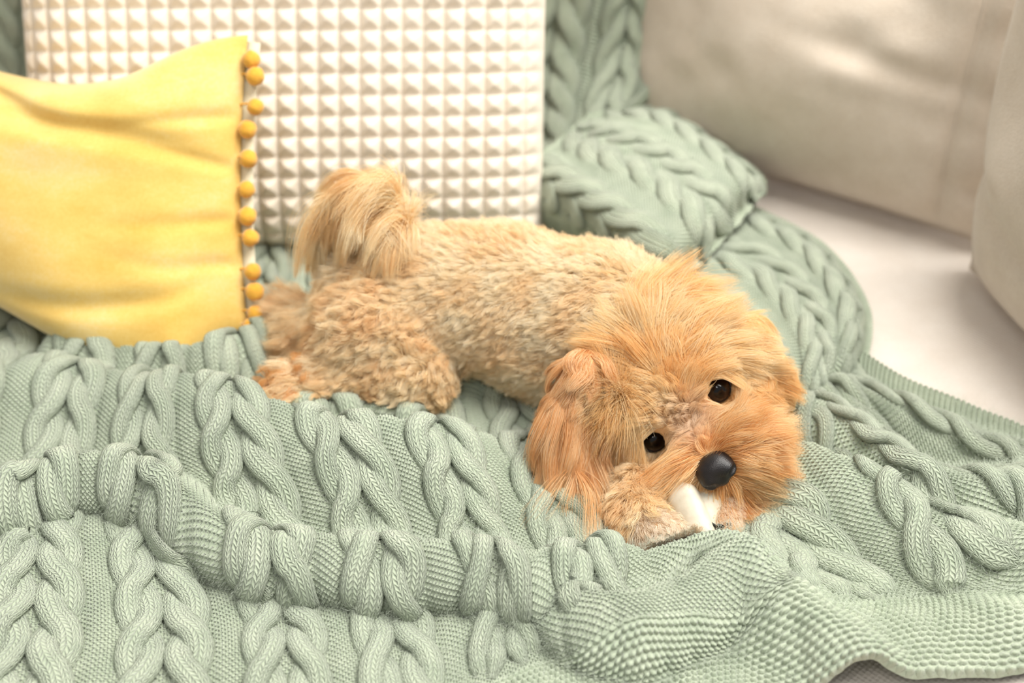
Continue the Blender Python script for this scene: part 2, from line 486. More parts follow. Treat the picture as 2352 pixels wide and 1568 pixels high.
def bw1(U, V, prof):
    d = 0.012 * vnoise(np.stack([U * 1.4 + 1, V * 2.0, U * 0 + 1], -1)) * prof
    r = V - (0.0 - 0.30 * U); d = d - 0.010 * np.exp(-(r / 0.07) ** 2) * sstep(0.75, 0.1, U) * sstep(-1, -.5, U) * prof
    r = V - (-0.35 - 0.12 * U); d = d - 0.005 * np.exp(-(r / 0.05) ** 2) * sstep(-.3, .3, U) * prof
    r = V - (-0.72 - 0.1 * U); d = d - 0.012 * np.exp(-(r / 0.05) ** 2) * sstep(.55, .95, U) * np.clip(prof * 3, 0, 1)
    d = d - 0.006 * np.exp(-((U - 0.66) / 0.035) ** 2) * np.clip(prof * 3, 0, 1)
    return d + 0.003 * vnoise(np.stack([U * 5, V * 9, U * 0 + 2], -1)) * prof


B1L, B1R = np.array([0.105, 1.235, 0.004]), at_z(2330, 580, 0.006)
b_up = np.array([0.045, 0.115, 0.42])
beige_cushion('beige_cushion', (0.27, 1.15, 0), 'large plain beige cushion leaning in the corner behind the bare seat', B1L + b_up, B1R + b_up + (0.05, 0.0, 0), B1L, B1R, 0.085, bw1, power=2.2, back=0.9, line=0.66)


def bw2(U, V, prof):
    return 0.012 * vnoise(np.stack([U * 2 + 7, V * 2.0, U * 0 + 1], -1)) * prof - 0.010 * np.exp(-((V + 0.62 + .2 * U) / 0.08) ** 2) * prof


B2L, B2R = np.array([0.380, 1.000, 0.004]), np.array([0.455, 0.70, 0.004])
b2u = np.array([0.03, 0.04, 0.38])
beige_cushion('beige_cushion', (0.47, 0.9, 0), 'plain beige cushion cut off by the right edge of the picture', B2L + b2u, B2R + b2u, B2L, B2R, 0.062, bw2)


# ------------------------------------------------------------------ knitted blanket
def cr_interp(C, n):
    """Catmull-Rom through rows of C (k, ...) -> n samples"""
    k = len(C); C = np.concatenate([[2 * C[0] - C[1]], C, [2 * C[-1] - C[-2]]])
    t = np.linspace(0, k - 1, n); i = np.minimum(t.astype(int), k - 2); f = (t - i)
    f = f.reshape((-1,) + (1,) * (C.ndim - 1))
    p0, p1, p2, p3 = C[i], C[i + 1], C[i + 2], C[i + 3]
    return 0.5 * (2 * p1 + (p2 - p0) * f + (2 * p0 - 5 * p1 + 4 * p2 - p3) * f ** 2 + (3 * p1 - p0 - 3 * p2 + p3) * f ** 3)


def net_surface(net, ns, nt):
    A = cr_interp(np.asarray(net, float), ns)                 # columns
    return cr_interp(A.swapaxes(0, 1), nt).swapaxes(0, 1)


def bil(G, a, b):
    """sample grid G (n,m,c) at fractional indices"""
    n, m_ = G.shape[:2]
    a = np.clip(a, 0, n - 1.001); b = np.clip(b, 0, m_ - 1.001)
    i = a.astype(int); j = b.astype(int); fa = (a - i)[..., None]; fb = (b - j)[..., None]
    return (G[i, j] * (1 - fa) + G[i + 1, j] * fa) * (1 - fb) + (G[i, j + 1] * (1 - fa) + G[i + 1, j + 1] * fa) * fb


def blur_axis0(A, w):
    k = np.hanning(2 * w + 3)[1:-1]; k /= k.sum()
    Ap = np.concatenate([np.repeat(A[:1], w, 0), A, np.repeat(A[-1:], w, 0)])
    out = np.zeros_like(A)
    for q in range(2 * w + 1): out += Ap[q:q + len(A)] * k[q]
    return out


ST = 0.0037        # stitch size
PER = 19           # stitches per cable repeat


class Sheet:
    def __init__(s, P, ncols, edges=(1, 1, 1, 1), garter=0.0, moss_cols=0.0):
        """P (ns,nt,3): smooth cloth; s counts cable repeats 0..ncols; edges rolled: s0,s1,t0,t1"""
        s.P = P; s.ns, s.nt = P.shape[:2]; s.ncols = ncols; s.edges = edges; s.garter = garter; s.moss = moss_cols
        du = np.gradient(P, axis=0); dv = np.gradient(P, axis=1)
        s.N = unit(np.cross(du, dv))
        seg = np.linalg.norm(np.diff(P, axis=1), axis=2)
        L = np.concatenate([np.zeros((s.ns, 1)), np.cumsum(seg, 1)], 1)
        s.L = blur_axis0(L, max(2, s.ns // (ncols * 2) if ncols > 1 else s.ns // 4))[..., None]

    def idx(s, sc): return np.asarray(sc, float) / s.ncols * (s.ns - 1)

    def ground(s, name, parent, step, cables, dense=1.0):
        width = np.linalg.norm(np.diff(s.P, axis=0), axis=2).sum(0).max()
        sx, sy, dense = step
        xs = np.arange(0, s.ncols * PER * sx + 1) / sx
        rows = s.L.max() / ST; nd = min(rows, dense / ST)
        ys = np.concatenate([np.arange(0, nd, 1.0 / sy), np.arange(nd, rows, 0.5)])
        n, m_ = len(xs), len(ys)
        ai = xs / (s.ncols * PER) * (s.ns - 1)
        Lc = bil(s.L, np.repeat(ai[:, None], s.nt, 1), np.repeat(np.arange(s.nt)[None].astype(float), n, 0))[..., 0]
        a = np.repeat(ai[:, None], m_, 1); b = np.stack([np.interp(ys * ST, Lc[i], np.arange(s.nt)) for i in range(n)])
        P = bil(s.P, a, b); N = unit(bil(s.N, a, b)); L = bil(s.L, a, b)[..., 0]
        sc = a / (s.ns - 1) * s.ncols
        x = np.repeat(xs[:, None], m_, 1); y = np.repeat(ys[None], n, 0)
        w = np.cos(2 * np.pi * x)
        fr = lambda q: q - np.floor(q) - 0.5
        # reverse stockinette: two interlocking wavy yarn rows per stitch row
        h1 = np.exp(-(fr(y + 0.17 * w) / 0.15) ** 2) * (0.75 + 0.25 * w)
        h2 = np.exp(-(fr(y + 0.5 - 0.17 * w) / 0.15) ** 2) * (0.75 - 0.25 * w)
        h = np.maximum(h1, h2) * 0.0024
        # garter / moss border: round bumps in staggered rows
        if s.garter or s.moss:
            gx = x / 1.1; gy = y / 1.1
            row = np.floor(gy)
            bx = fr(gx + 0.5 * (row % 2)); by = fr(gy)
            hb = np.clip(1 - (bx / 0.50) ** 2 - (by / 0.48) ** 2, 0, 1) ** 0.7 * 0.0026
            gm = np.zeros_like(h)
            if s.garter: gm = np.maximum(gm, sstep(s.garter + 0.003, s.garter - 0.003, L))
            if s.moss: gm = np.maximum(gm, sstep(s.ncols - s.moss - .04, s.ncols - s.moss + .04, sc))
            h = h * (1 - gm) + hb * gm
        gm_ = gm if (s.garter or s.moss) else np.zeros_like(h)
        dip = 0
        for c in cables:
            q = np.abs(sc - c)
            dip = dip + 0.0016 * np.exp(-((q - 0.37) / 0.05) ** 2) + 0.001 * np.exp(-(q / 0.05) ** 2)
        h = h - dip
        # rolled edges give the cloth its thickness
        def roll(d, r=0.006):
            t = np.clip(d / r, 0, 1); return r * (1 - np.sqrt(np.clip(1 - (1 - t) ** 2, 0, 1)))
        e0, e1, t0, t1 = s.edges
        dw = width / s.ncols
        if e0: h = h - roll(sc * dw)
        if e1: h = h - roll((s.ncols - sc) * dw)
        if t0: h = h - roll(L)
        if t1: h = h - roll(L.max(1, keepdims=True) - L)
        V = P + N * h[..., None]
        F = grid_faces(n, m_)
        o = mesh_np(name, V.reshape(-1, 3), F, M_knit, parent, np.stack([x, y], -1).reshape(-1, 2))
        at_ = o.data.attributes.new('border', 'FLOAT', 'POINT'); at_.data.foreach_set('value', gm_.astype(np.float32).ravel())
        return o

    def cable(s, parent, c, l0=0.0, l1=9.0, hand=1, step=0.0017, nphi=14, phase=0.0, cross=0.036, two=True, sag=1.0):
        """a pair of mirrored two-strand ropes lying on the cloth along s = c; one mesh"""
        ci = float(s.idx(c)); Lc = bil(s.L, np.full(s.nt, ci), np.arange(s.nt, dtype=float))[:, 0]
        l0 = max(l0, 0.0); l1 = min(l1, Lc[-1])
        if l1 - l0 < 0.02: return
        ls = np.arange(l0, l1, step); b = np.interp(ls, Lc, np.arange(s.nt))
        half = s.P[min(int(s.idx(min(c + .5, s.ncols))), s.ns - 1)] - s.P[max(int(s.idx(max(c - .5, 0))), 0)]
        wid = np.interp(b, np.arange(s.nt), np.linalg.norm(half, axis=1)); wid = np.clip(wid, 0.045, 0.085)
        Vs, Fs, UVs, off = [], [], [], 0
        ang = np.linspace(0, 2 * np.pi, nphi, endpoint=False)
        for rope in ((-1, 1) if two else (0,)):
            hd = hand * (rope if rope else 1)
            for st in (0, 1):
                th = np.pi * ls / cross + np.pi * st + phase + 0.25 * np.sin(ls * 31 + c * 5)
                k = wid / 0.07
                q = np.cos(th)
                x_off = (rope * 0.0132 + hd * 0.0062 * np.sign(q) * np.abs(q) ** 0.8) * k
                tap = sstep(0, .012, ls - l0) * sstep(0, .012, l1 - ls); z_off = 0.0014 + 0.0027 * np.sin(th) - 0.004 * (1 - tap)
                a = s.idx(c) + x_off / wid * (s.ns - 1) / s.ncols
                bb = b
                P = bil(s.P, a, bb); N = unit(bil(s.N, a, bb))
                ctr = P + N * z_off[:, None] * sag
                T = unit(np.gradient(ctr, axis=0)); B = unit(np.cross(N, T))
                w = 0.0080 * k * (0.5 + 0.5 * tap); hh = 0.0034 * (0.4 + 0.6 * tap)
                ca = np.sign(np.cos(ang)) * np.abs(np.cos(ang)) ** 0.8; sa = np.sign(np.sin(ang)) * np.abs(np.sin(ang)) ** 0.8
                V = ctr[:, None] + B[:, None] * (w[:, None] * ca[None])[..., None] + N[:, None] * (hh[:, None] * sa[None])[..., None]
                pl = np.concatenate([[0], np.cumsum(np.linalg.norm(np.diff(ctr, axis=0), axis=1))])
                uu = np.interp(ang, [0, np.pi, 2 * np.pi], [0, 6.0, 0.0]) + st * 7
                uv = np.stack([np.broadcast_to(uu, V.shape[:2]), np.broadcast_to((pl / 0.0034)[:, None], V.shape[:2])], -1)
                Vs.append(V.reshape(-1, 3)); UVs.append(uv.reshape(-1, 2))
                Fs.append(grid_faces(len(ls), nphi, off, wrap_m=True)); off += V.shape[0] * nphi
        return mesh_np('cable', np.concatenate(Vs), np.concatenate(Fs), M_cable, parent, np.concatenate(UVs))


def ridge_field(X, Y, ridges):
    """each ridge: list of (px,py,h), sigma front, sigma back, lean"""
    Z = np.zeros_like(X); DX = np.zeros_like(X); DY = np.zeros_like(X); acc = np.zeros_like(X)
    for pts, sf, sb, lean in ridges:
        W = np.array([[*at_z(p[0], p[1], p[2])[:2], p[2]] for p in pts])
        W = np.concatenate([cr_interp(W, max(2, 4 * len(W)))])
        best = np.full(X.shape, 9.0); hh = np.zeros_like(X); sd = np.zeros_like(X); nx = np.zeros_like(X); ny = np.zeros_like(X)
        for A, B in zip(W[:-1], W[1:]):
            d = B[:2] - A[:2]; l2 = d @ d + 1e-12
            nrm = np.array([-d[1], d[0]]) / math.sqrt(l2)
            if nrm[1] < 0: nrm = -nrm
            t = np.clip(((X - A[0]) * d[0] + (Y - A[1]) * d[1]) / l2, 0, 1)
            qx = X - A[0] - t * d[0]; qy = Y - A[1] - t * d[1]; dist = np.hypot(qx, qy)
            mk = dist < best
            best = np.where(mk, dist, best); hh = np.where(mk, A[2] + t * (B[2] - A[2]), hh)
            sd = np.where(mk, qx * nrm[0] + qy * nrm[1], sd); nx = np.where(mk, nrm[0], nx); ny = np.where(mk, nrm[1], ny)
        sg = sb + (sf - sb) * sstep(0.006, -0.006, sd)
        pr = np.exp(-(best / sg) ** 2.2)
        z = hh * pr
        acc += np.maximum(z, 0) ** 2.5
        bul = np.sin(np.pi * np.clip(pr, 0, 1) ** 0.8) * sstep(.004, -.004, sd) * lean; DX -= nx * bul * 0.3; DY -= bul
    return acc ** 0.4, DX, DY


NET = [  # columns of (x,y): hem, border line, ... , under the dog
    [(-.455, .375), (-.455, .45), (-.46, .58), (-.465, .70), (-.475, .82), (-.48, 1.12)],
    [(-.355, .38), (-.355, .455), (-.363, .58), (-.378, .70), (-.387, .82), (-.39, 1.12)],
    [(-.27, .39), (-.272, .465), (-.281, .58), (-.302, .69), (-.308, .80), (-.315, 1.12)],
    [(-.183, .40), (-.19, .475), (-.202, .58), (-.236, .69), (-.25, .80), (-.255, 1.12)],
    [(-.11, .42), (-.12, .495), (-.133, .585), (-.158, .68), (-.195, .80), (-.205, 1.12)],
    [(-.042, .45), (-.057, .525), (-.073, .60), (-.092, .68), (-.128, .785), (-.15, 1.12)],
    [(.015, .49), (-.002, .56), (-.006, .61), (-.029, .68), (-.055, .77), (-.095, 1.12)],
    [(.078, .515), (.055, .585), (.042, .635), (.03, .69), (.008, .78), (-.035, 1.12)],
    [(.142, .536), (.122, .597), (.108, .64), (.098, .695), (.08, .785), (.025, 1.12)],
    [(.215, .549), (.218, .604), (.196, .637), (.17, .685), (.15, .765), (.085, 1.12)],
    [(.318, .560), (.285, .618), (.268, .648), (.25, .69), (.215, .775), (.14, 1.08)],
    [(.44, .612), (.38, .66), (.33, .688), (.28, .718), (.24, .785), (.17, .95)],
    [(.475, .670), (.405, .708), (.352, .735), (.305, .768), (.255, .820), (.195, .945)],
    [(.495, .730), (.435, .752), (.375, .772), (.325, .812), (.272, .856), (.22, .94)],
]
RIDGES = [
    # one long roll: from the left edge, down and across to the paws
    ([(-200, 1185, .028), (0, 1128, .030), (120, 1090, .031), (230, 1075, .032), (330, 1090, .033), (410, 1135, .032), (470, 1190, .032), (560, 1243, .032), (660, 1268, .032), (800, 1280, .032), (960, 1284, .032), (1120, 1286, .032), (1240, 1294, .032), (1340, 1305, .030), (1420, 1312, .022), (1500, 1318, .014)], .013, .020, .011),
    # front lip of the roll right of the pit
    ([(1270, 1345, .010), (1350, 1375, .032), (1440, 1388, .040), (1540, 1362, .036), (1640, 1322, .032), (1720, 1300, .030)], .018, .013, .012),
    ([(1360, 1295, .026), (1420, 1272, .029), (1500, 1258, .028), (1600, 1254, .026), (1700, 1272, .024)], .010, .010, .004),
    # border hump running down to the hem
    ([(1640, 1320, .024), (1725, 1295, .034), (1800, 1345, .034), (1870, 1415, .032), (1940, 1478, .028), (1990, 1515, .024)], .024, .022, .002),
    # long middle ridge in front of the dog
    ([(180, 850, .020), (300, 880, .032), (480, 908, .042), (620, 948, .046), (760, 985, .048), (900, 1006, .046), (1040, 1022, .036), (1120, 1042, .024), (1200, 1065, .008)], .050, .018, .004),
    # small ridge hugging the hind foot
    ([(600, 940, .016), (700, 955, .022), (850, 965, .020), (980, 985, .018)], .012, .012, .0),
    # fold under the yellow cushion
    ([(150, 770, .026), (280, 810, .030), (400, 830, .032), (500, 815, .034), (600, 775, .030)], .016, .018, .006),
    # left low folds
    ([(-60, 900, .020), (80, 880, .022), (220, 900, .020)], .030, .030, .0),
    # belly hump
    ([(930, 880, .014), (1020, 838, .026), (1090, 860, .016)], .020, .012, .0),
    # right ridges
    ([(1790, 1052, .014), (1850, 1045, .026), (1938, 1080, .034), (2016, 1112, .034), (2090, 1152, .032), (2190, 1208, .026), (2300, 1240, .020)], .034, .010, .004),
    ([(1820, 950, .016), (1880, 950, .026), (2041, 1050, .036), (2129, 1098, .040), (2240, 1120, .038), (2352, 1115, .034), (2480, 1120, .028)], .014, .026, .006),
    ([(1940, 905, .018), (2090, 960, .022), (2230, 1020, .020), (2350, 1065, .016)], .014, .016, .0),
    ([(2180, 1275, .016), (2290, 1250, .026), (2400, 1270, .026)], .016, .020, .0),
    # garter hump
    ([(2150, 1480, .010), (2300, 1440, .016), (2400, 1450, .016)], .03, .03, .0),
]
NS, NTT = 460, 330
G = net_surface([[(*p, 0.0) for p in c] for c in NET], NS, NTT)
X, Y = G[..., 0], G[..., 1]
Zr, DX, DY = ridge_field(X, Y, RIDGES)
base = 0.010 + 0.004 * vnoise(np.stack([X * 14, Y * 14, X * 0], -1)) + 0.0025 * vnoise(np.stack([X * 37, Y * 37, X * 0 + 4], -1))
pit = at_z(1490, 1328, 0.0); base = base - 0.012 * np.exp(-((X - pit[0]) / .028) ** 2 - ((Y - pit[1]) / .011) ** 2)
# over the seat's front edge the cloth hangs down
Zs = base + Zr
HR_ = 0.034                                                          # bend radius over the seat edge
over = np.clip(SEAT_FRONT + 0.014 - Y, 0, 1); th_ = np.minimum(over / HR_, math.pi / 2)
Zs = Zs - HR_ * (1 - np.cos(th_)) - np.clip(over - HR_ * math.pi / 2, 0, 1)
Zs = np.where(over > 0, Zs, Zs)
Yd = np.where(over > 0, SEAT_FRONT + 0.014 - HR_ * np.sin(th_) - 0.6 * Zr * (th_ / (math.pi / 2)), Y)
# lifted hem at the lower right
SURF = np.stack([X + DX, Yd + DY, Zs], -1)


def surf_height(x, y):
    i = np.argmin((X - x) ** 2 + (Y - y) ** 2); return Zs.ravel()[i]


HMS = 0.005
HMAP = np.full((240, 160), 0.010)
_i = np.clip(((SURF[..., 0] + 0.60) / HMS).astype(int), 0, 239).ravel(); _j = np.clip(((SURF[..., 1] - 0.45) / HMS).astype(int), 0, 159).ravel()
np.maximum.at(HMAP, (_i, _j), SURF[..., 2].ravel())


def cloth_z(p):
    return HMAP[np.clip(((p[:, 0] + 0.60) / HMS).astype(int), 0, 239), np.clip(((p[:, 1] - 0.45) / HMS).astype(int), 0, 159)]


blanket = empty('knitted_blanket', (0.0, 0.8, 0.0), 'sage green cable-knit blanket rumpled over the sofa under the dog', 'blanket')
front = Sheet(SURF, len(NET) - 1, garter=0.067, moss_cols=0.55)
cabs = [1, 2, 3, 4, 5, 6, 7, 8, 9, 10, 11, 12]
fo = front.ground('knit_layer', blanket, (4, 5, 0.50), cabs)
for c in cabs:
    front.cable(fo, c, l0={7: .10, 8: .20}.get(c, 0.071), phase=c * 1.3)


def fuzz(sheet, parent, n, cables, l0, l1):
    """stray wool fibres standing off the knit"""
    a = rng.uniform(0.3, sheet.ns - 1.3, n); b = rng.uniform(l0, l1, n) * (sheet.nt - 1)
    P = bil(sheet.P, a, b); N = unit(bil(sheet.N, a, b)); sc = a / (sheet.ns - 1) * sheet.ncols
    on = np.zeros(n)
    for c in cables: on = np.maximum(on, sstep(.40, .30, np.abs(sc - c)))
    d = unit(N * 0.9 + rng.normal(0, .8, (n, 3))); d = np.where((np.sum(d * N, 1) < 0)[:, None], -d, d)
    root = P + N * (0.001 + 0.0045 * on)[:, None]; t = np.linspace(0, 1, 4)[None, :, None]
    ln = rng.uniform(.0012, .004, n)[:, None, None]; d2 = unit(d + rng.normal(0, .7, (n, 3)))
    C = root[:, None] + (d[:, None] * t + d2[:, None] * t * t * 0.8) * ln
    hc = bpy.data.hair_curves.new('fuzz'); hc.add_curves([4] * n)
    hc.position_data.foreach_set('vector', C.astype(np.float32).ravel())
    ra = hc.attributes.get('radius') or hc.attributes.new('radius', 'FLOAT', 'POINT')
    ra.data.foreach_set('value', np.full(n * 4, .000035, np.float32)); hc.materials.append(M_fibre)
    o = bpy.data.objects.new('fuzz', hc); COL.objects.link(o); o.parent = parent; o.location = -blanket.location - parent.location
    o['kind'] = 'stuff'; return o


fuzz(front, fo, 60000, cabs, 0.0, 0.62)


def px(pts): return [at_z(a, b, z) for a, b, z in pts]


# folded layer behind the dog's head
L1 = Sheet(net_surface([
    px([(1440, 700, .012), (1560, 780, .012), (1690, 900, .012), (1720, 980, .008), (1725, 1030, .002)]),
    px([(1520, 640, .028), (1660, 720, .030), (1770, 830, .030), (1795, 925, .020), (1790, 985, .002)]),
    px([(1590, 585, .034), (1740, 640, .038), (1845, 760, .040), (1858, 880, .030), (1845, 960, .002)]),
    px([(1650, 530, .034), (1800, 590, .040), (1905, 715, .042), (1908, 845, .030), (1885, 930, .002)]),
    px([(1705, 488, .030), (1855, 560, .036), (1950, 690, .038), (1950, 825, .026), (1915, 900, .002)]),
    px([(1720, 480, .006), (1885, 570, .006), (1982, 705, .006), (1975, 835, .006), (1930, 895, .001)]),
], 130, 150), 3, edges=(1, 1, 1, 1))
l1 = L1.ground('knit_layer', blanket, (4, 4, 9), [0.5, 1.45, 2.45])
for c in (0.5, 1.45, 2.45): L1.cable(l1, c, phase=c, step=0.002)

# second fold, lying higher against the back
L2 = Sheet(net_surface([
    px([(1130, 440, .012), (1190, 500, .012), (1300, 570, .012), (1400, 630, .012), (1420, 670, .012)]),
    px([(1220, 380, .055), (1290, 430, .068), (1400, 500, .070), (1500, 580, .062), (1520, 640, .034)]),
    px([(1290, 330, .055), (1370, 370, .078), (1490, 430, .080), (1590, 520, .072), (1600, 600, .040)]),
    px([(1350, 280, .055), (1450, 300, .080), (1560, 350, .085), (1660, 440, .078), (1675, 520, .045)]),
    px([(1410, 262, .050), (1510, 258, .070), (1610, 315, .075), (1715, 400, .070), (1735, 450, .045)]),
    px([(1430, 262, .03), (1530, 262, .030), (1640, 330, .035), (1735, 405, .035), (1748, 440, .025)]),
], 140, 160), 3, edges=(0, 1, 1, 1))
l2 = L2.ground('knit_layer', blanket, (4, 4, 9), [0.55, 1.5, 2.45])
for c in (0.55, 1.5, 2.45): L2.cable(l2, c, phase=c * 2, step=0.0021)

# drape hanging over the backrest, passing behind the cream cushion
def py_(pts): return [at_y(a, b, y) for a, b, y in pts]


L3 = Sheet(net_surface([
    py_([(1180, 470, 1.13), (1170, 330, 1.22), (1165, 120, 1.27), (1180, -60, 1.28), (1180, -160, 1.29)]),
    py_([(1260, 430, 1.12), (1265, 320, 1.19), (1275, 140, 1.24), (1300, -60, 1.26), (1300, -160, 1.28)]),
    py_([(1330, 370, 1.13), (1350, 290, 1.18), (1385, 140, 1.23), (1410, -60, 1.25), (1410, -160, 1.27)]),
    py_([(1370, 330, 1.15), (1430, 245, 1.19), (1480, 120, 1.23), (1490, -60, 1.25), (1490, -160, 1.27)]),
    py_([(1385, 320, 1.18), (1490, 205, 1.215), (1545, 135, 1.245), (1520, -60, 1.265), (1520, -160, 1.28)]),
    py_([(1390, 320, 1.21), (1500, 205, 1.25), (1548, 135, 1.285), (1525, -60, 1.295), (1525, -160, 1.30)]),
], 130, 150), 3, edges=(0, 1, 1, 1))
l3 = L3.ground('knit_layer', blanket, (4, 4, 9), [0.55, 1.45, 2.4])
for c in (0.55, 1.45, 2.4): L3.cable(l3, c, phase=c * 2, step=0.0024)

L4 = Sheet(net_surface([
    py_([(-260, 500, 1.20), (-260, 200, 1.27), (-260, -150, 1.29)]),
    py_([(-100, 500, 1.20), (-100, 200, 1.27), (-100, -150, 1.29)]),
    py_([(60, 500, 1.20), (60, 200, 1.27), (60, -150, 1.29)]),
    py_([(160, 500, 1.20), (160, 200, 1.275), (160, -150, 1.29)]),
], 60, 60), 3, edges=(0, 0, 0, 0))
l4 = L4.ground('knit_layer', blanket, (4, 4, 9), [0.5, 1.5, 2.5])
for c in (0.5, 1.5, 2.5): L4.cable(l4, c, phase=c * 2, step=0.0024)

# ------------------------------------------------------------------ the dog
E_R, E_L = at_d(1645, 890, 0.930), at_d(1500, 1002, 0.940)
NOSE = at_d(1645, 1083, 0.893)
HO = (E_R + E_L) / 2
HR = unit(E_R - E_L)
nv = NOSE - HO; nv = nv - HR * (nv @ HR)
nl = np.linalg.norm(nv); HFa = nv / nl; HUa = np.cross(HFa, HR)
if HUa[2] < 0: HUa = -HUa
t_ = math.asin(min(0.014 / nl, 0.9))
HF = unit(HFa * math.cos(t_) + HUa * math.sin(t_)); HU = unit(HUa * math.cos(t_) - HFa * math.sin(t_))
HM = np.stack([HR, HU, HF])                     # world -> head


def H(r, u, f): return HO + HR * r + HU * u + HF * f


GZ = 0.014
prims = []


def cap(g, a, b, ra, rb): prims.append((g, 'c', np.asarray(a, float), np.asarray(b, float), ra, rb))
def ell(g, c, ax, rad): prims.append((g, 'e', np.asarray(c, float), np.asarray(ax, float), np.asarray(rad, float), None))
def chain(g, pts, rads):
    for a, b, ra, rb in zip(pts[:-1], pts[1:], rads[:-1], rads[1:]): cap(g, a, b, ra, rb)


# groups: 0 body 1 hind leg 2 head 3 muzzle 4 ear(image left) 5 ear(image right) 6 foreleg 7 tail 8 paw
rump, mid, shoul = at_z(880, 690, .062), at_z(1150, 690, .066), at_z(1380, 740, .066)
neck = at_z(1480, 790, .070)
chain(0, [rump, mid, shoul, neck], [.044, .047, .047, .040])
ell(0, at_z(1010, 690, .064), np.eye(3), (.055, .042, .046))
ell(0, at_z(1300, 800, .045), np.eye(3), (.050, .036, .034))
# near hind leg: thigh, shank, foot
th0, kn, hk, ft = at_z(870, 760, .056), at_z(930, 850, .036), at_z(800, 860, .030), at_z(690, 900, .026)
chain(1, [th0, kn], [.040, .030]); chain(1, [kn, hk, ft], [.028, .023, .015])
# far hind leg, foot tucked behind
chain(1, [at_z(830, 740, .05), at_z(740, 770, .034), at_z(680, 745, .030)], [.030, .020, .015])
chain(8, [at_z(690, 895, .027), at_z(655, 905, .026)], [.015, .013])
# head
ell(2, H(0, .010, -.036), HM, (.044, .040, .046))
ell(2, H(0, .006, -.006), HM, (.033, .022, .022))
for s_ in (-1, 1):
    ell(2, H(s_ * .028, -.016, -.022), HM, (.022, .024, .028))
    ell(3, H(s_ * .009, -.022, .030), HM, (.015, .015, .022))
chain(3, [H(0, -.011, .006), H(0, -.019, .043)], [.016, .011])
cap(3, H(0, -.034, .012), H(0, -.036, .034), .013, .010)          # lower jaw
chain(2, [H(0, -.006, -.05), neck], [.040, .040])
# ears
earA = [H(-.040, .012, -.040), at_z(1340, 850, .084), at_z(1298, 930, .064), at_z(1280, 1025, .042)]
earA2 = [H(-.044, -.002, -.048), at_z(1322, 965, .052), at_z(1322, 1050, .036)]
chain(4, earA, [.009, .010, .009, .007]); chain(4, earA2, [.008, .008, .006])
earB = [H(.034, .012, -.040), at_z(1705, 765, .088), at_z(1755, 840, .072), at_z(1772, 915, .050)]
chain(5, earB, [.010, .009, .009, .006])
# forelegs
fpL = at_z(1522, 1226, .017)
chain(6, [at_z(1470, 1120, .015), at_z(1462, 1175, .015), at_z(1480, 1208, .017)], [.014, .014, .013])
chain(8, [at_z(1484, 1212, .017), fpL, at_z(1568, 1242, .015)], [.013, .012, .008])
chain(6, [at_z(1640, 1040, .028), at_z(1660, 1130, .018), at_z(1664, 1160, .017)], [.014, .009, .008])
chain(8, [at_z(1666, 1170, .017), at_z(1660, 1210, .015)], [.009, .009])
# tail
tailp = [at_z(835, 665, .085), at_z(893, 595, .104), at_z(908, 525, .124), at_z(888, 460, .141), at_z(838, 432, .148), at_z(790, 442, .145)]
chain(7, tailp, [.012, .010, .008, .007, .006, .005])


def prim_d(p, q):
    g, k, a, b, c, d = p
    if k == 'c':
        ab = b - a; t = np.clip(((q - a) @ ab) / (ab @ ab), 0, 1)
        return np.linalg.norm(q - a - t[..., None] * ab, axis=-1) - (c + (d - c) * t)
    l = (q - a) @ b.T; k0 = np.linalg.norm(l / c, axis=-1); k1 = np.linalg.norm(l / (c * c), axis=-1)
    return k0 * (k0 - 1) / np.maximum(k1, 1e-6)


def smin(a, b, k):
    h = np.clip(0.5 + 0.5 * (b - a) / k, 0, 1); return b + (a - b) * h - k * h * (1 - h)


KS = {0: .018, 1: .014, 2: .012, 3: .008, 4: .011, 5: .010, 6: .008, 7: .008, 8: .005}


def dog_sdf(q):
    d = None
    for p in prims:
        e = prim_d(p, q); d = e if d is None else smin(d, e, KS[p[0]])
    for c in (E_R, E_L):                                              # eye sockets
        e = np.linalg.norm(q - (c + HF * .004), axis=-1) - .0098
        d = -smin(-d, e, .004) if True else d
    return d


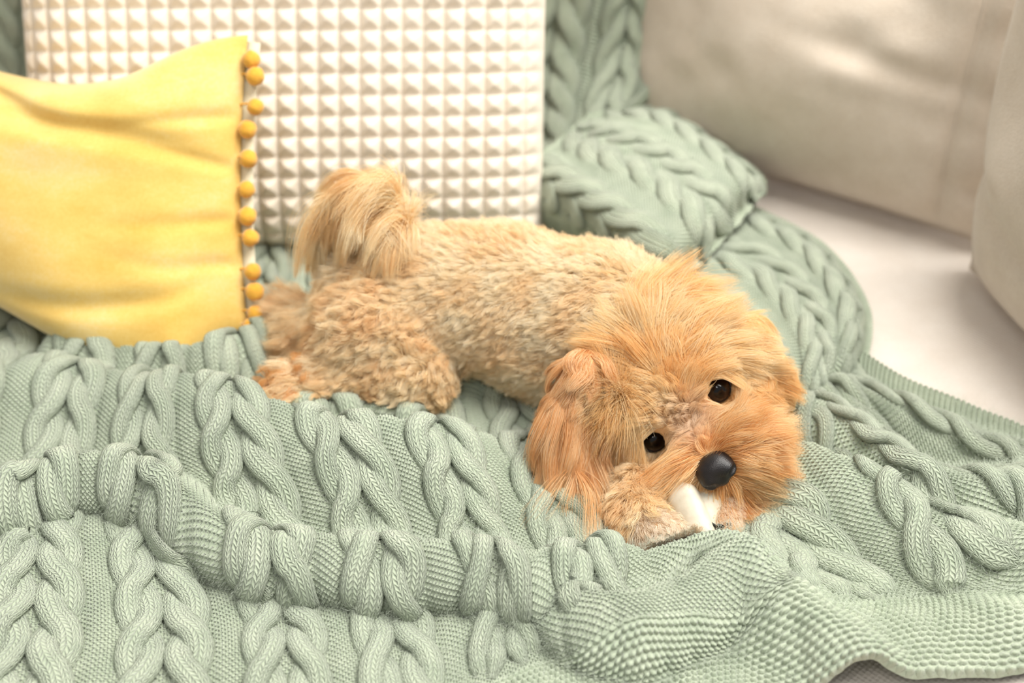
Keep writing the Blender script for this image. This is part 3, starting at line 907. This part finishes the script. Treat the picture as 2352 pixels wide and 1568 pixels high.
def surface_nets(fn, lo, hi, h):
    lo = np.asarray(lo, float); n = np.ceil((np.asarray(hi) - lo) / h).astype(int) + 1
    ax = [lo[k] + np.arange(n[k]) * h for k in range(3)]
    Q = np.stack(np.meshgrid(*ax, indexing='ij'), -1)
    D = np.concatenate([fn(Q[i:i + 8]) for i in range(0, n[0], 8)])
    S = D < 0
    c = np.zeros(tuple(n - 1) + (3,)); cnt = np.zeros(tuple(n - 1))
    offs = [(i, j, k) for i in (0, 1) for j in (0, 1) for k in (0, 1)]
    sl = lambda A, o: A[o[0]:n[0] - 1 + o[0], o[1]:n[1] - 1 + o[1], o[2]:n[2] - 1 + o[2]]
    for a in offs:
        for axis in range(3):
            if a[axis]: continue
            b = list(a); b[axis] = 1; b = tuple(b)
            da, db = sl(D, a), sl(D, b); cr = (da < 0) != (db < 0)
            t = np.where(cr, da / np.where(cr, da - db, 1), 0)
            for k in range(3): c[..., k] += np.where(cr, a[k] + (t if k == axis else 0), 0)
            cnt += cr
    act = cnt > 0; idx = -np.ones(act.shape, int); idx[act] = np.arange(act.sum())
    I = np.argwhere(act); V = lo + (I + c[act] / cnt[act][:, None]) * h
    F = []
    for axis in range(3):
        a1, a2 = (axis + 1) % 3, (axis + 2) % 3
        s0 = [slice(1, -1)] * 3; s0[axis] = slice(0, n[axis] - 1); s1 = list(s0); s1[axis] = slice(1, n[axis])
        A_, B_ = S[tuple(s0)], S[tuple(s1)]
        for flag in (0, 1):
            e = np.argwhere((A_ != B_) & (A_ == bool(flag)))
            e[:, a1] += 1; e[:, a2] += 1
            q = []
            for o1, o2 in ((-1, -1), (0, -1), (0, 0), (-1, 0)):
                cc = e.copy(); cc[:, a1] += o1; cc[:, a2] += o2; q.append(idx[cc[:, 0], cc[:, 1], cc[:, 2]])
            q = np.stack(q, -1); F.append(q if flag else q[:, ::-1])
    return V, np.concatenate(F), D, lo, h


DLO, DHI = np.array([-0.22, 0.60, -0.01]), np.array([0.23, 1.02, 0.20])
DV, DF, DVOL, _, DH = surface_nets(dog_sdf, DLO, DHI, 0.003)
DGR = np.stack(np.gradient(DVOL, DH), -1)


def vol(A, p):
    f = (p - DLO) / DH; n = np.array(DVOL.shape); f = np.clip(f, 0, n - 1.001); i = f.astype(int); w = f - i
    out = 0
    for a in (0, 1):
        for b in (0, 1):
            for c in (0, 1):
                k = (w[:, 0] if a else 1 - w[:, 0]) * (w[:, 1] if b else 1 - w[:, 1]) * (w[:, 2] if c else 1 - w[:, 2])
                v = A[i[:, 0] + a, i[:, 1] + b, i[:, 2] + c]
                out = out + (k[:, None] * v if v.ndim == 2 else k * v)
    return out


dog_loc = (0.02, 0.85, GZ)
dog = empty('dog', dog_loc, 'small apricot curly-coated dog lying on the blanket with a tilted head and raised plumed tail', 'dog')
mesh_np('body', DV, DF, M_skin, dog)

# eyes with dark lid rims
for E, out in ((E_R, 1), (E_L, -1)):
    n_ = 28
    v, fc = ball(0.0098, 24, 32, 0.0)
    zz = v[:, 2] / 0.0098
    v[:, 2] += 0.0010 * np.clip((zz - 0.72) / 0.28, 0, 1)           # cornea bulge
    e = mesh_np('eye', v, fc, M_eye, dog, at=tuple(E + HF * 0.0005))
    g = unit(0.45 * HF + 0.75 * unit(CAM_LOC - E) + HR * 0.12 * out)
    e.rotation_euler = Vector(g).to_track_quat('Z', 'Y').to_euler()
    ang = np.linspace(0, 2 * np.pi, 40)
    gx = unit(np.cross(HU, g)); gy = np.cross(g, gx)
    ring = [E + HF * .0005 + g * 0.0042 + 0.0090 * (gx * math.cos(a) + gy * math.sin(a) * 0.92) for a in ang]
    tube('eyelid', ring, 0.0011, M_rim, dog, 8)

# nose
NL = lambda r, u, f: NOSE + HR * r + HU * u + HF * f


def nose_sdf(q):
    d = prim_d((0, 'e', NL(0, 0.001, -.004), HM, np.array([.0124, .0088, .0100]), None), q)
    for s_ in (-1, 1):
        d = smin(d, prim_d((0, 'e', NL(s_ * .0068, -.0025, .0015), HM, np.array([.0056, .0052, .0056]), None), q), .004)
    d = smin(d, prim_d((0, 'e', NL(0, -.006, .001), HM, np.array([.005, .0045, .005]), None), q), .003)
    for s_ in (-1, 1):
        e = prim_d((0, 'c', NL(s_ * .0062, -.0042, .0085), NL(s_ * .0112, -.0030, .0040), .0026, .0018), q); d = -smin(-d, e, .0012)
    e = prim_d((0, 'c', NL(0, .000, .0115), NL(0, -.012, .006), .0012, .0012), q); d = -smin(-d, e, .0015)
    return d


v, fc, *_ = surface_nets(nose_sdf, NOSE - .022, NOSE + .022, 0.0007)
mesh_np('nose', v, fc, M_nose, dog)

# claws
for p, q in (((1608, 1224, .022), (1622, 1240, .017)), ((1641, 1204, .024), (1632, 1226, .018)), ((1656, 1206, .024), (1651, 1230, .018)), ((1672, 1202, .023), (1673, 1226, .017))):
    a, b = at_z(*p), at_z(*q); tube('claw', [a, (a + b) / 2 + np.array([0, 0, .002]), b], [.0026, .0020, .0006], M_claw, dog, 8)


EYES = [(E + HF * .0005, unit(0.45 * HF + 0.75 * unit(CAM_LOC - E) + HR * 0.12 * o_), c_) for E, o_, c_ in ((E_R - HU * .0008, 1, .0080), (E_L - HU * .0010, -1, .0070))]
# ------------------------------------------------------------------ fur
tri = np.concatenate([DF[:, [0, 1, 2]], DF[:, [0, 2, 3]]])
ta = np.linalg.norm(np.cross(DV[tri[:, 1]] - DV[tri[:, 0]], DV[tri[:, 2]] - DV[tri[:, 0]]), axis=1) / 2


def sample(n, extra=None):
    w = ta if extra is None else ta * extra
    k = rng.choice(len(tri), n, p=w / w.sum())
    a, b = rng.random(n), rng.random(n); s_ = a + b > 1; a[s_], b[s_] = 1 - a[s_], 1 - b[s_]
    T = DV[tri[k]]
    return T[:, 0] + a[:, None] * (T[:, 1] - T[:, 0]) + b[:, None] * (T[:, 2] - T[:, 0])


def group_d(q):
    out = np.full((len(q), 9), 9.0)
    for p in prims: out[:, p[0]] = np.minimum(out[:, p[0]], prim_d(p, q))
    return out


tc = DV[tri].mean(1); tg = group_d(tc).argmin(1); tn = unit(vol(DGR, tc))
near_cam = np.einsum('ij,ij->i', tn, unit(CAM_LOC - tc))


def groom(name, root, dir0, length, lift, grav, K, clump, cw, curl=0.0, cfreq=2.0, rad=0.00011, mat=None, jit=0.15, clear=0.0015, flow=None, cpow=1.0, tip=0.25, turn=0.6, ground=True):
    n = len(root); length = np.broadcast_to(length, (n,)) * rng.uniform(0.65, 1.1, n)
    lift = np.broadcast_to(lift, (n,))[:, None]; grav = np.broadcast_to(grav, (n,))[:, None]
    N = unit(vol(DGR, root)); d0 = dir0 - N * np.sum(dir0 * N, 1, keepdims=True); d0 = unit(d0)
    d = unit(d0 * (1 - lift) + N * lift + rng.normal(0, jit, (n, 3)))
    P = np.zeros((n, K, 3)); P[:, 0] = root; p = root.copy(); st = (length / (K - 1))[:, None]; spd = np.ones((n, 1))
    for k in range(1, K):
        d = d + np.array([0, 0, -1.0]) * grav
        if flow is not None: d = d + flow(p) * 0.3
        d = unit(d)
        p = p + d * st * spd
        s_ = vol(DVOL, p); need = clear * (0.5 + k / K) - s_; m_ = need > 0
        if m_.any():
            gr = unit(vol(DGR, p)); push = np.where(m_, need, 0)[:, None]
            p = p + gr * push; d = unit(d + gr * push / st * turn)
        gz = np.maximum(cloth_z(p) + 0.004, GZ) if ground else np.full(n, -1.0); low = p[:, 2] < gz; p[low, 2] = gz[low] + 0.0015 * rng.random(low.sum()); d[low, 2] = np.maximum(d[low, 2], 0); spd[low] *= 0.8
        P[:, k] = p
    s_ = np.linspace(0, 1, K)[None, :, None]
    if clump:
        gi = rng.choice(n, max(4, n // clump), replace=False)
        kd = kdtree.KDTree(len(gi))
        for a, i in enumerate(gi): kd.insert(root[i], a)
        kd.balance()
        who = gi[np.array([kd.find(r)[1] for r in root])]
        gp = P[who]; off = (root - root[who])[:, None]
        tgt = gp + off * (1 - 0.85 * s_)
        c = cw * s_ ** cpow * rng.uniform(0.6, 1.0, (n, 1, 1))
        P = P * (1 - c) + tgt * c
        phs = (who * 2.399) % 6.283
    else: phs = rng.uniform(0, 6.283, n)
    if curl:
        side = unit(np.cross(d0, N)); ph = phs[:, None] + cfreq * 6.283 * s_[..., 0]
        amp = curl * (0.15 + s_[..., 0])
        P = P + (np.sin(ph) * amp)[..., None] * side[:, None] + (np.cos(ph) * amp * 0.7)[..., None] * N[:, None]
        P[:, 0] = root
    Q = np.concatenate([P, (P[:, 1:] + P[:, :-1]) / 2, P[:, :-1] * .75 + P[:, 1:] * .25, P[:, :-1] * .25 + P[:, 1:] * .75], 1)
    ok = np.ones(n, bool)
    for E, g_, cl in EYES:                                          # nothing grows across the eyes
        v_ = Q - E; al = v_ @ g_; rl = np.linalg.norm(v_ - al[..., None] * g_, axis=2)
        ok &= ~((rl < cl) & (al > -.004)).any(1)
    P = P[ok]; n = len(P)
    hc = bpy.data.hair_curves.new(name); hc.add_curves([K] * n)
    hc.position_data.foreach_set('vector', P.astype(np.float32).ravel())
    ra = hc.attributes.get('radius') or hc.attributes.new('radius', 'FLOAT', 'POINT')
    rr = rad * (1 - (1 - tip) * s_[0, :, 0] ** 2)
    ra.data.foreach_set('value', np.tile(rr, n).astype(np.float32))
    hc.materials.append(mat)
    o = bpy.data.objects.new(name, hc); COL.objects.link(o); o.parent = dog; o.location = -Vector(dog_loc)
    o['kind'] = 'stuff'
    return o


def eye_gap(q, a=.009, b=.020):
    d = np.minimum(np.linalg.norm(q - (E_R + HF * .002), axis=1), np.linalg.norm(q - (E_L + HF * .002), axis=1))
    return sstep(a, b, d)


vis = np.where(tn[:, 2] < -0.7, 0.0, np.where(near_cam < -0.5, 0.35, 1.0))
FD = 1.0                                                             # fur density

# body: short woolly curls running back to the tail
q = sample(int(90000 * FD), vis * (tg == 0))
axis = unit(rump - shoul)
dr = axis[None] * 1.0 + np.array([0, -0.25, -0.35])[None] + 0.5 * np.stack([vnoise(q * 40), vnoise(q * 40 + 9), vnoise(q * 40 + 17)], -1)
groom('body_fur', q, dr, .015, .40, .03, 7, 24, .80, curl=.0010, cfreq=.9, mat=M_fur_body, rad=.00012)

# hind legs: shaggier, swept to the foot
q = sample(int(42000 * FD), vis * (tg == 1))
dr = unit(ft - kn)[None] + np.array([-0.2, -0.1, -0.15])[None] + 0.45 * np.stack([vnoise(q * 45), vnoise(q * 45 + 9), vnoise(q * 45 + 17)], -1)
ln = .016 + .014 * sstep(-.09, -.16, q[:, 0])
groom('leg_fur', q, dr, ln, .40, .05, 8, 45, .85, curl=.0016, cfreq=1.1, mat=M_fur_leg, rad=.00012)

# head
q = sample(int(60000 * FD), vis * (tg == 2)); h = (q - HO) @ HM.T
r_, u_, f_ = h.T
lat = np.tanh(r_ / .018)
top = sstep(-.004, .012, u_)
dr = (HR[None] * (lat * (0.9 + 0.3 * (1 - top)))[:, None] + HU[None] * (top * (0.9 - 48 * np.abs(r_)) - (1 - top) * 0.9)[:, None]
      - HF[None] * ((0.75 * top - 0.15) * sstep(.035, .012, np.abs(r_)))[:, None])
gw = sstep(.012, .034, -r_)[:, None]; dr = dr * (1 - gw) + np.array([-.10, -.45, -.85])[None] * gw
ln = (.038 + .012 * vnoise(q * 60)) * (0.28 + 0.72 * eye_gap(q, .011, .026)) * (1 - 0.72 * sstep(-.012, .008, f_) * sstep(.02, .008, np.abs(r_))) * (1 + .35 * sstep(.015, .035, np.abs(r_)) * top)
keep = eye_gap(q, .0085, .0095) > 0.5
groom('head_fur', q[keep], dr[keep], ln[keep], (.30 - .20 * gw[:, 0])[keep], .055, 10, 80, .88, curl=.0011, cfreq=.6, mat=M_fur_head, rad=.00011)

# muzzle: moustache combed sideways from the bridge
q = sample(int(26000 * FD), vis * (tg == 3)); h = (q - HO) @ HM.T; r_, u_, f_ = h.T
lat = np.tanh(r_ / .006); bridge = sstep(.007, .002, np.abs(r_)) * sstep(-.010, -.004, u_)
dr = HR[None] * (lat * 1.2)[:, None] - HU[None] * (0.35 + 0.45 * (r_ < 0) + 0.6 * sstep(-.015, -.035, u_))[:, None] + HF[None] * (0.15 - 0.9 * bridge)[:, None]
ln = (.040 + .008 * (r_ < 0)) * (1 - .80 * bridge) * (0.3 + .7 * eye_gap(q, .011, .024)) * (0.45 + 0.55 * sstep(.010, .022, np.linalg.norm(q - NOSE, axis=1)))
keep = (np.linalg.norm(q - (NOSE - HF * .001), axis=1) > .0108) & (eye_gap(q, .0085, .0095) > 0.5)
groom('muzzle_fur', q[keep], dr[keep], ln[keep], .42, .05, 10, 60, .85, curl=.0014, cfreq=.6, mat=M_fur_muz, rad=.00010)

# ears: long falling locks
for g, pts, nn, L_ in ((4, earA, 26000, .072), (5, earB, 16000, .042)):
    q = sample(int(nn * FD), np.where(near_cam < -0.8, .2, 1.0) * (tg == g))
    pt = np.array(pts); kk = np.argmin(np.linalg.norm(q[:, None] - pt[None], axis=2), axis=1)
    dr = unit(np.gradient(pt, axis=0))[kk] * np.where(kk <= 1, .08, .35)[:, None] + (np.array([.05, -.68, -.72]) if g == 4 else unit(pt[-1] - pt[1]))[None] * 0.8 + rng.normal(0, .04, (len(q), 3))
    L_ = L_ * (0.75 + 0.25 * kk / (len(pts) - 1)) * np.where((kk == 1) & (g == 4), .5, 1.0); w_ = kk >= 1; q, dr, L_ = q[w_], dr[w_], L_[w_]
    groom('ear_fur', q, dr, L_, .02, .09, 14, 150, .95, jit=.06, ground=False, turn=.15, curl=.0034, cfreq=.9, mat=M_fur_ear if g == 4 else M_fur_head, rad=.00011, cpow=.8)

# brow curtains sweeping down beside the eyes
hc_ = (tc - HO) @ HM.T
for sgn, nn, L_ in ((-1, 9000, .052), (1, 7000, .040)):
    zone = (hc_[:, 0] * sgn > .016) & (hc_[:, 1] > -.008) & (hc_[:, 1] < .034) & (hc_[:, 2] > -.040)
    q = sample(nn, vis * (tg == 2) * zone); h = (q - HO) @ HM.T
    dr = HR[None] * sgn * (0.75 - .3 * (sgn < 0)) - HU[None] * 1.0 + HF[None] * 0.12 + rng.normal(0, .10, (len(q), 3))
    if sgn < 0: dr = np.array([-.08, -.45, -.85])[None] + HR[None] * 0.25 + rng.normal(0, .10, (len(q), 3))
    keep = eye_gap(q, .012, .013) > .5
    groom('head_fur', q[keep], dr[keep], L_, .10 if sgn < 0 else .20, .07, 11, 75, .88, curl=.0015, cfreq=.6, mat=M_fur_head, rad=.00011, jit=.08, turn=.5)

# crown hair falling over the ear bases
for g, pts, sgn in ((4, earA, -1),):
    near = np.linalg.norm(tc - H(sgn * .030, .024, -.034), axis=1) < .026
    q = sample(5000, vis * (tg == 2) * near)
    groom('head_fur', q, unit(np.array(pts[2]) - np.array(pts[0]))[None] + rng.normal(0, .10, (len(q), 3)), .048 if g == 4 else .032, .22 if g == 4 else .12, .12, 11, 40, .55, curl=.0012, cfreq=.6, mat=M_fur_head, rad=.00011, jit=.16, turn=.4)

# forelegs
q = sample(int(16000 * FD), vis * (tg == 6))
dr = np.array([0.3, -0.8, -0.4])[None] + 0.4 * np.stack([vnoise(q * 60), vnoise(q * 60 + 9), vnoise(q * 60 + 17)], -1)
groom('leg_fur', q, dr, np.where(q[:, 0] > at_z(1600, 1150, .02)[0], .009, .016), .35, .06, 8, 30, .8, curl=.0014, cfreq=1.0, mat=M_fur_leg, rad=.00011)
# paws: paler, short
q = sample(int(12000 * FD), vis * (tg == 8))
dr = np.array([0.5, -0.5, -0.4])[None] + 0.3 * np.stack([vnoise(q * 60), vnoise(q * 60 + 9), vnoise(q * 60 + 17)], -1)
hind = q[:, 0] < 0
groom('paw_fur', q[~hind], dr[~hind], .008, .35, .05, 6, 20, .6, curl=.0008, cfreq=1.0, mat=M_fur_pale, rad=.00010)
groom('paw_fur', q[hind], dr[hind], .014, .55, .05, 8, 60, .9, curl=.003, cfreq=1.2, mat=M_fur_paw, rad=.00012)

# tail plume
q = sample(int(17000 * FD), 1.0 * (tg == 7))
tp_ = np.array(tailp); k_ = np.argmin(np.linalg.norm(q[:, None] - tp_[None], axis=2), axis=1)
tg_ = unit(np.gradient(tp_, axis=0))[k_]
dr = tg_ * 0.7 + np.array([-0.55, -0.35, 0.0])[None] + rng.normal(0, .15, (len(q), 3))
groom('tail_fur', q, dr, np.array([.018, .028, .050, .070, .078, .072])[k_], .05, .23, 14, 100, .95, curl=.0022, cfreq=.5, mat=M_fur_tail, rad=.00012, cpow=.6, jit=.10, turn=.2)

# ------------------------------------------------------------------ rawhide chew between the paws
chew_c = at_z(1590, 1195, .026)
W = lambda p_: np.asarray(p_)


def chew_sdf(q):
    nz = 0.0012 * np.sin(q[..., 0] * 260 + q[..., 1] * 130)
    A = prim_d((0, 'c', at_z(1572, 1150, .028), at_z(1612, 1232, .018), .0120, .0090), q)
    B = prim_d((0, 'c', at_z(1618, 1150, .026), at_z(1634, 1212, .016), .0100, .0080), q)
    C = prim_d((0, 'c', at_z(1545, 1165, .020), at_z(1580, 1228, .014), .0095, .0075), q)
    return np.minimum(np.minimum(A, B), C) + nz


v, fc, *_ = surface_nets(chew_sdf, chew_c - .05, chew_c + .05, 0.0015)
ch = mesh_np('rawhide_chew', v - np.array(chew_c), fc, M_chew, None, at=tuple(chew_c))
ch['label'] = "white rawhide chew held between the dog's front paws under its chin"; ch['category'] = 'dog chew'
